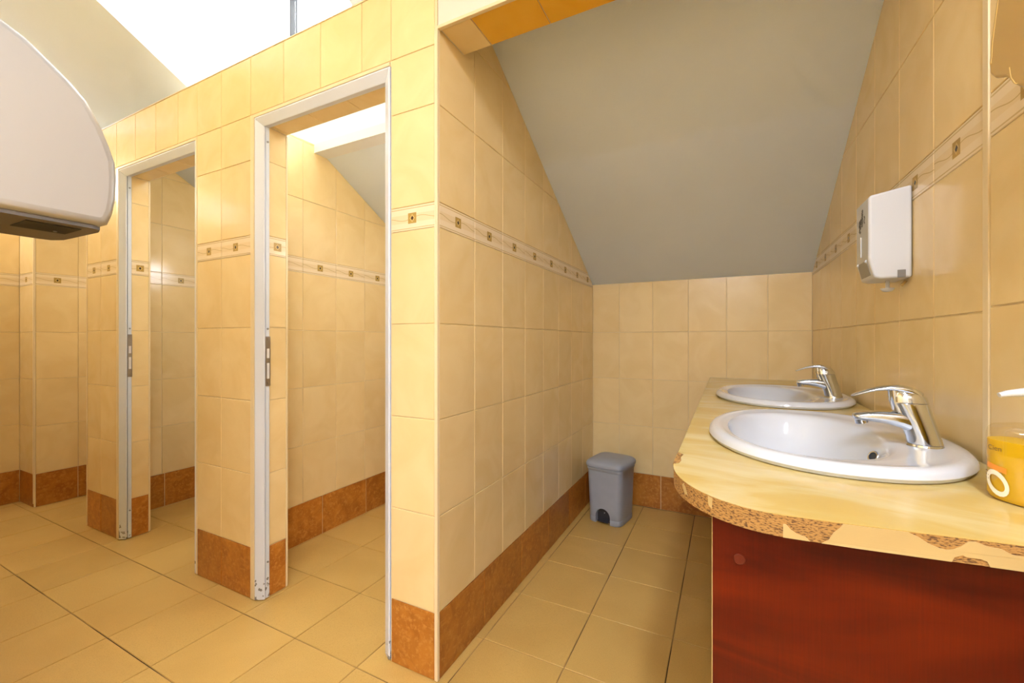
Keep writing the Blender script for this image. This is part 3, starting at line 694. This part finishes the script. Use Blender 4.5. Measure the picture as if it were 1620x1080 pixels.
# hinged drip window under the front
MB().add([(-.0872, -.040, .050), (-.0872, .040, .050), (-.0782, .040, .012), (-.0782, -.040, .012), (-.080, -.040, .050), (-.080, .040, .050), (-.071, .040, .012), (-.071, -.040, .012)],
         [(0, 1, 2, 3), (7, 6, 5, 4), (0, 4, 5, 1), (1, 5, 6, 2), (2, 6, 7, 3), (3, 7, 4, 0)]).build('level_window', M['smoke'], sd)
for yy in (-.036, .036): MB().cyl((-.084, yy, .048), (-.0892, yy, .050), .004, .0035, 12).build('hinge_pin', M['white_plastic'], sd, smooth=True)
MB().box(-.0885, -.0855, .006, .011, .066, .120).build('slot_rib', M['white_plastic'], sd, bevel=.001)
MB().box(-.030, -.014, -DWD/2-.0012, -DWD/2+.004, .001, .020).build('key_slot', M['smoke'], sd, bevel=.001)
MB().cyl((-.034, 0, -.020), (-.034, 0, .004), .0045, None, 14).build('nozzle', M['white_plastic'], sd, smooth=True)
MB().loft([sering(-.034, 0, z, r_, r_, 2, 24) for z, r_ in ((-.029, .004), (-.027, .010), (-.022, .014), (-.0195, .0145))]).build('drip_cup', M['white_plastic'], sd, smooth=True)
MB().cyl((-.003, -.02, -.004), (-.012, -.02, -.016), .0035, None, 10).build('wall_hook', M['amber'], sd, smooth=True)
# squiggled grey lettering running up the front face
def ribbon(pts_, wd):
    qs_ = []
    for (a, b_), (c_, d_) in zip(pts_, pts_[1:]):
        l = math.hypot(c_-a, d_-b_) or 1; nx, ny = -(d_-b_)/l*wd, (c_-a)/l*wd
        qs_.append([(a+nx, b_+ny), (a-nx, b_-ny), (c_-nx, d_-ny), (c_+nx, d_+ny)])
    return qs_
qs = ribbon([(.012, .132), (.020, .142), (.010, .147), (.021, .153), (.008, .158), (.020, .163), (.007, .168)], .0034)
qs += ribbon([(.002, .146), (.006, .152), (.000, .156), (.006, .161), (.000, .166), (.006, .171), (.000, .176), (.006, .181), (.000, .186), (.005, .191)], .0030)
qs += ribbon([(-.010, .150), (-.006, .158), (-.011, .164), (-.006, .171)], .0020)
me = flat(qs)
for v in me.vertices: v.co = (-.0868, v.co.x*1.7-.008, v.co.y)
link('printed_mark', me, M['grey_print'], sd)

# ---------------------------------------------------------------- honey-coloured dispenser at the upper right corner
YD = .85
td = empty('towel_dispenser', (XR*S, YD*S, Zm(.375))); tag(td, 'honey brown glossy wall dispenser at the top right corner', 'dispenser')
half = [(.137, .563), (.155, .500), (.160, .466), (.157, .449), (.1425, .435), (.128, .428), (.111, .419), (.100, .408), (.089, .396), (.078, .386), (.066, .380), (.030, .379)]
half = [(.115, .72), (.125, .65)]+half
oy = [(y*S, (u-.375)*S) for y, u in half]; oy = oy+[(-y, z) for y, z in reversed(oy)]
cv = MB().prism_x(oy, -.100, -.0015).build('cover', M['amber'], td, bevel=.005, seg=4, smooth=True)
rm = [(y*S-.006, (u-.375)*S) for y, u in half[:5]]
for sg in (1, -1):
    MB().prism_x([(sg*(y+.0016), z) for y, z in rm]+[(sg*(y-.0016), z) for y, z in reversed(rm)], -.1006, -.098).build('rim_ridge', M['amber'], td, bevel=.0006)
    fl_ = [(.100, .430), (.096, .412), (.086, .398), (.078, .392)]
    MB().prism_x([(sg*y*S+sg*.0012, (u-.375)*S) for y, u in fl_]+[(sg*y*S-sg*.0012, (u-.375)*S) for y, u in reversed(fl_)], -.1006, -.098).build('rim_ridge', M['amber'], td, bevel=.0006)
MB().box(-.085, -.030, -.045, .045, -.003, .006).build('paper_slot', M['dark'], td, bevel=.001)

# ---------------------------------------------------------------- pedal waste bin
wbx, wby = -.765*S, 3.165*S
bn = empty('waste_bin', (wbx, wby, 0), R(-10)); tag(bn, 'grey plastic pedal waste bin in the alcove corner', 'waste bin')
hx, hy = .112, .122
def bring(z, k, n=5.5, dx=0): return sering(dx, 0, z, hx*k, hy*k, n, 56)
def cutbool(o, mb, name):
    c_ = mb.build(name, None); bpy.context.view_layer.update(); c_.matrix_world = o.matrix_world.copy(); bpy.context.view_layer.update(); md = o.modifiers.new('cut', 'BOOLEAN'); md.object = c_; md.operation = 'DIFFERENCE'; md.solver = 'EXACT'
    dg_ = bpy.context.evaluated_depsgraph_get(); dg_.update(); me_ = bpy.data.meshes.new_from_object(o.evaluated_get(dg_))
    o.modifiers.clear(); o.data = me_; bpy.data.objects.remove(c_)
    for p in me_.polygons: p.use_smooth = True
    try: me_.set_sharp_from_angle(angle=R(40))
    except Exception: pass
body = MB().loft([bring(.032, .870), bring(.034, .880), bring(.12, .905), bring(.22, .935), bring(.296, .96), bring(.300, .99), bring(.314, 1.0), bring(.316, .985)]).build('body', M['grey_plastic'], bn, smooth=True)
arch = [(-.043, -.01)]+[(-.043*math.cos(math.pi*k/16), .040+.047*math.sin(math.pi*k/16)) for k in range(17)]+[(.043, -.01)]
cutbool(body, MB().prism_y([(x-.004, z) for x, z in arch], -.2, -.080), 'cut')
base = MB().loft([bring(.0015, .872), bring(.004, .885), bring(.028, .885), bring(.0318, .875)]).build('base', M['grey_plastic'], bn, smooth=True)
cutbool(base, MB().prism_y([(x-.004, z) for x, z in arch], -.2, -.080), 'cut')
MB().prism_y([(x*.985-.004, max(z*.985, .003)) for x, z in arch], -.0815, -.0785).build('pedal_recess', M['dark_plastic'], bn)
MB().prism_x([(-.112, .012), (-.080, .020), (-.080, .027), (-.112, .018)], -.036, .030).build('pedal', M['dark_plastic'], bn, bevel=.002)
MB().cyl((-.004, -.081, .056), (-.004, -.0845, .056), .0028, None, 12).build('pedal_pin', M['white_plastic'], bn)
lid = [bring(.3165, 1.0), bring(.319, 1.035), bring(.330, 1.045), bring(.340, 1.02), bring(.349, .93), bring(.356, .78), bring(.3595, .5, 4.0), bring(.3605, .2, 3.0)]
MB().loft(lid).build('lid', M['grey_plastic'], bn, smooth=True)
MB().box(-.1185, -.1165, -.06, .06, .320, .330).build('hinge', M['grey_plastic'], bn)

# ---------------------------------------------------------------- hand dryer (left edge), on the +Y face of wall_left
cX = 1.10
TH0 = R(26.77)
def px_on_side(u, v):                       # where the pixel's ray meets the dryer's flat side x=-cX
    a = math.atan((u-810)/670)-TH0; y = cX/math.tan(-a); d = y*math.cos(TH0)+cX*math.sin(TH0)
    return (y, H*S+(538-v)/670*d)
outl = [px_on_side(u, v) for u, v in ((175, 354), (183, 338), (187.5, 316), (189, 285), (187, 257), (178, 231), (165.5, 201), (142, 158), (115.5, 126.7), (78, 89), (44, 55.5), (0, 22))]
yk = .2008; ztop = outl[-1][1]
ds = (outl[-1][1]-outl[-2][1])/(outl[-1][0]-outl[-2][0])
outl += [(.235, ztop+.008), (yk, ztop+.014)]
zb = px_on_side(90, 344)[1]
poly = [(yk, zb), (outl[0][0]-.012, zb)]+outl
hd = empty('hand_dryer', (-cX-.12, yk, zb)); tag(hd, 'brushed metal hand dryer with a domed cover at the left edge', 'hand dryer')
inv3 = Matrix.Translation(-hd.location)
def hpart(name, mb, mat, par=None, **kw):
    o = mb.build(name, mat, hd, **kw); o.matrix_parent_inverse = inv3; return o
poly = [poly[0]]+poly[1:] if area(poly) > 0 else list(reversed(poly))
rg = []
for x_, in_ in ((0, .016), (-.0015, .0105), (-.005, .0055), (-.010, .002), (-.016, 0), (-.224, 0), (-.230, .002), (-.235, .0055), (-.2385, .0105), (-.24, .016)):
    q_ = inset(poly, in_) if in_ else poly
    rg.append([(-cX+x_, y_, z_) for y_, z_ in q_])
cv = hpart('cover', MB().loft(rg), M['brushed'], smooth=True)
for p in cv.data.polygons:
    if len(p.vertices) > 4: p.use_smooth = False
yb_ = outl[0][0]
ub = [(-cX-.012, yk), (-cX-.012, yb_-.022), (-cX-.018, yb_-.010), (-cX-.045, yb_-.003), (-cX-.20, yb_-.008), (-cX-.225, yb_-.02), (-cX-.23, yb_-.04), (-cX-.23, yk)]
mbp = MB(); n = len(ub); vs = [(x, y, zb-.006) for x, y in ub]+[(x, y, zb+.012) for x, y in ub]
mbp.add(vs, [tuple(range(n)), tuple(reversed(range(n, 2*n)))]+[(i, (i+1) % n, n+(i+1) % n, n+i) for i in range(n)])
bpz = hpart('base_plate', mbp, M['dryer_base'])
hpart('air_outlet', MB().box(-cX-.120, -cX-.040, yb_-.105, yb_-.030, zb-.0072, zb-.0055), M['dark'])
hpart('outlet_screw', MB().cyl((-cX-.10, yb_-.05, zb-.009), (-cX-.10, yb_-.05, zb-.006), .003, None, 10), M['steel'])

# ---------------------------------------------------------------- lamps out of view: inferred room lamps and added fill lamps
def strip_lamp(x, y, up, rz, label):
    lp = empty('pendant_lamp', V(x, y, up), rz); tag(lp, label, 'lamp', 'fluorescent pendant lamps behind the camera')
    for x_ in (-.25, .25): MB().cyl((x_, 0, -.002), (x_, 0, (2.70-up)*S-.001), .003, None, 8).build('suspension_rod', M['steel'], lp)
    MB().box(-.34, .34, -.09, .09, -.075, -.001).build('housing', M['white_plastic'], lp, bevel=.004)
    MB().box(-.325, .325, -.08, .08, -.081, -.0745).build('diffuser', M['lamp1'], lp)
strip_lamp(.30, -.55, 1.90, R(90), 'white fluorescent pendant lamp behind the camera beside the right wall')
strip_lamp(.05, -2.1, 1.75, 0, 'added white pendant fill lamp by the rear wall behind the camera')  # added as fill for the alcove's back wall and slope
def globe_lamp(name, loc, rz, label, mat, k=1.0, group=None):
    l2 = empty(name, loc, rz); tag(l2, label, 'lamp', group)
    MB().cyl((0, .0005, 0), (0, .03*k, 0), .06*k, .055*k, 28).build('wall_plate', M['white_plastic'], l2, smooth=True)
    MB().loft([[(r_*k*math.cos(t_), y_*k, r_*k*math.sin(t_)) for t_ in [2*math.pi*i/28 for i in range(28)]] for y_, r_ in ((.03, .05), (.05, .085), (.09, .10), (.13, .085), (.155, .05), (.163, .012))]).build('globe', mat, l2, smooth=True)
globe_lamp('wall_lamp', V(XE, .62, 1.45), R(-90), 'white globe wall lamp in the corridor outside the picture', M['lamp2'])
for x, lab in ((-1.13, 'near stall, hidden behind the pier'), (-2.56, 'far stall, hidden behind the divider'), (-4.096, 'end bay, hidden behind the divider')):
    globe_lamp('stall_fill_lamp', V(x, 2.30, .70)-Vector((.0005, 0, 0)), R(90), 'added small white globe fill lamp of the '+lab, M['lamp3'], .75, 'added stall fill lamps')  # unseen globes added to brighten the stalls and the end bay
